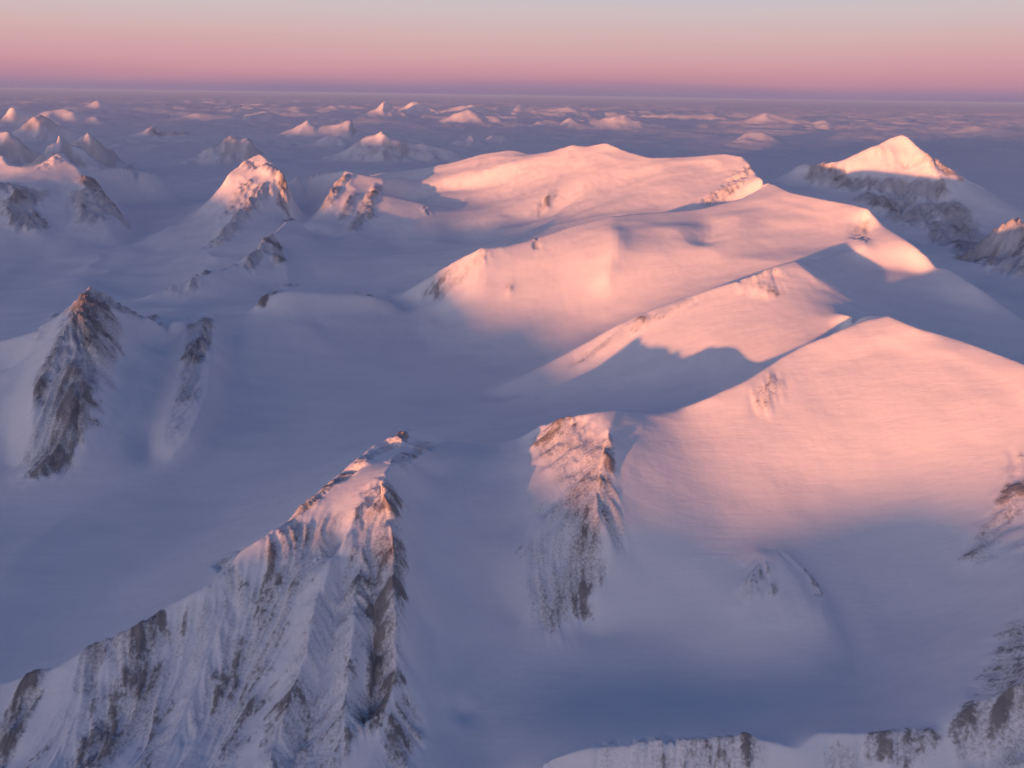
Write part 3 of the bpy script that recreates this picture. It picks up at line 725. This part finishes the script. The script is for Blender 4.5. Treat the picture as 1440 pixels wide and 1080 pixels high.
nwm = N('ShaderNodeMath'); nwm.operation = 'MULTIPLY_ADD'; nwm.inputs[1].default_value = .022; L(nw.outputs['Fac'], nwm.inputs[0])
nwo = N('ShaderNodeMath'); nwo.operation = 'SUBTRACT'; nwo.inputs[1].default_value = .011; L(sp.outputs['Z'], nwo.inputs[0]); L(nwo.outputs[0], nwm.inputs[2]); L(nwm.outputs[0], mr.inputs['Value'])
cr = N('ShaderNodeValToRGB'); L(mr.outputs[0], cr.inputs[0])
els = [(-.03, srgb(110, 108, 145)), (-.008, srgb(125, 115, 150)), (.0, srgb(136, 120, 152)), (.009, srgb(160, 129, 156)), (.018, srgb(188, 139, 157)), (.03, srgb(204, 151, 162)), (.042, srgb(209, 162, 167)), (.066, srgb(212, 177, 177)), (.093, srgb(206, 190, 194)), (.115, srgb(192, 191, 202)),
       (.17, srgb(158, 172, 194)), (.3, (.13, .20, .37, 1)), (.6, (.055, .105, .245, 1)), (.97, (.04, .08, .21, 1))]
cr.color_ramp.interpolation = 'EASE' if False else 'LINEAR'
while len(cr.color_ramp.elements) < len(els): cr.color_ramp.elements.new(.5)
for e_, (z, c) in zip(cr.color_ramp.elements, els): e_.position = z + .03; e_.color = c
# afterglow round the sun behind the camera
dt = N('ShaderNodeVectorMath'); dt.operation = 'DOT_PRODUCT'; L(tc.outputs['Generated'], dt.inputs[0])
dt.inputs[1].default_value = (-ld[0] * math.cos(SUN_EL), -ld[1] * math.cos(SUN_EL), math.sin(SUN_EL))
g1 = N('ShaderNodeMapRange'); g1.interpolation_type = 'SMOOTHSTEP'; g1.inputs['From Min'].default_value = -.1; g1.inputs['From Max'].default_value = 1; L(dt.outputs['Value'], g1.inputs['Value'])
az = N('ShaderNodeMapRange'); az.inputs['From Min'].default_value = .45; az.inputs['From Max'].default_value = 0.; L(sp.outputs['Z'], az.inputs['Value'])
ml = N('ShaderNodeMath'); ml.operation = 'MULTIPLY'; L(g1.outputs[0], ml.inputs[0]); L(az.outputs[0], ml.inputs[1])
gl = N('ShaderNodeMix'); gl.data_type = 'RGBA'; gl.inputs['B'].default_value = (3.4, 2.6, 2.45, 1); L(ml.outputs[0], gl.inputs['Factor']); L(cr.outputs[0], gl.inputs['A'])
sky = N('ShaderNodeTexSky'); sky.sky_type = 'NISHITA'; sky.sun_disc = False; sky.sun_elevation = SUN_EL; sky.sun_rotation = math.pi + SUN_AZ
sm = N('ShaderNodeVectorMath'); sm.operation = 'SCALE'; sm.inputs['Scale'].default_value = .004; L(sky.outputs[0], sm.inputs[0])
adn = N('ShaderNodeVectorMath'); adn.operation = 'ADD'; L(gl.outputs['Result'], adn.inputs[0]); L(sm.outputs[0], adn.inputs[1])
L(adn.outputs[0], bg.inputs[0]); bg.inputs[1].default_value = .178

# ------------------------------------------------------------------ sun
sl_ = bpy.data.lights.new('sun', 'SUN'); sl_.energy = 5.0; sl_.angle = math.radians(1.05); sl_.color = (1, .325, .11)
so = bpy.data.objects.new('sun', sl_); COL.objects.link(so)
dvec = np.array([ld[0] * math.cos(SUN_EL), ld[1] * math.cos(SUN_EL), -math.sin(SUN_EL)])
from mathutils import Vector
so.rotation_euler = Vector(dvec).to_track_quat('-Z', 'Y').to_euler(); so.location = (-100, -100, 80)

# ------------------------------------------------------------------ camera
cd = bpy.data.cameras.new('camera'); cd.sensor_width = 36; cd.lens = F / W * 36; cd.clip_start = .5; cd.clip_end = 20000
co = bpy.data.objects.new('camera', cd); COL.objects.link(co)
co.matrix_world = Matrix(((RT[0], UP[0], -fw[0], 0), (RT[1], UP[1], -fw[1], 0), (RT[2], UP[2], -fw[2], CAMZ), (0, 0, 0, 1)))
sc = bpy.context.scene; sc.camera = co
sc.view_settings.view_transform = 'Standard'; sc.view_settings.look = 'None'; sc.view_settings.exposure = 2.49; sc.view_settings.gamma = 1
sc.cycles.use_denoising = True
sc.cycles.max_bounces = 4; sc.cycles.volume_bounces = 0
print('done', time.time() - T0)
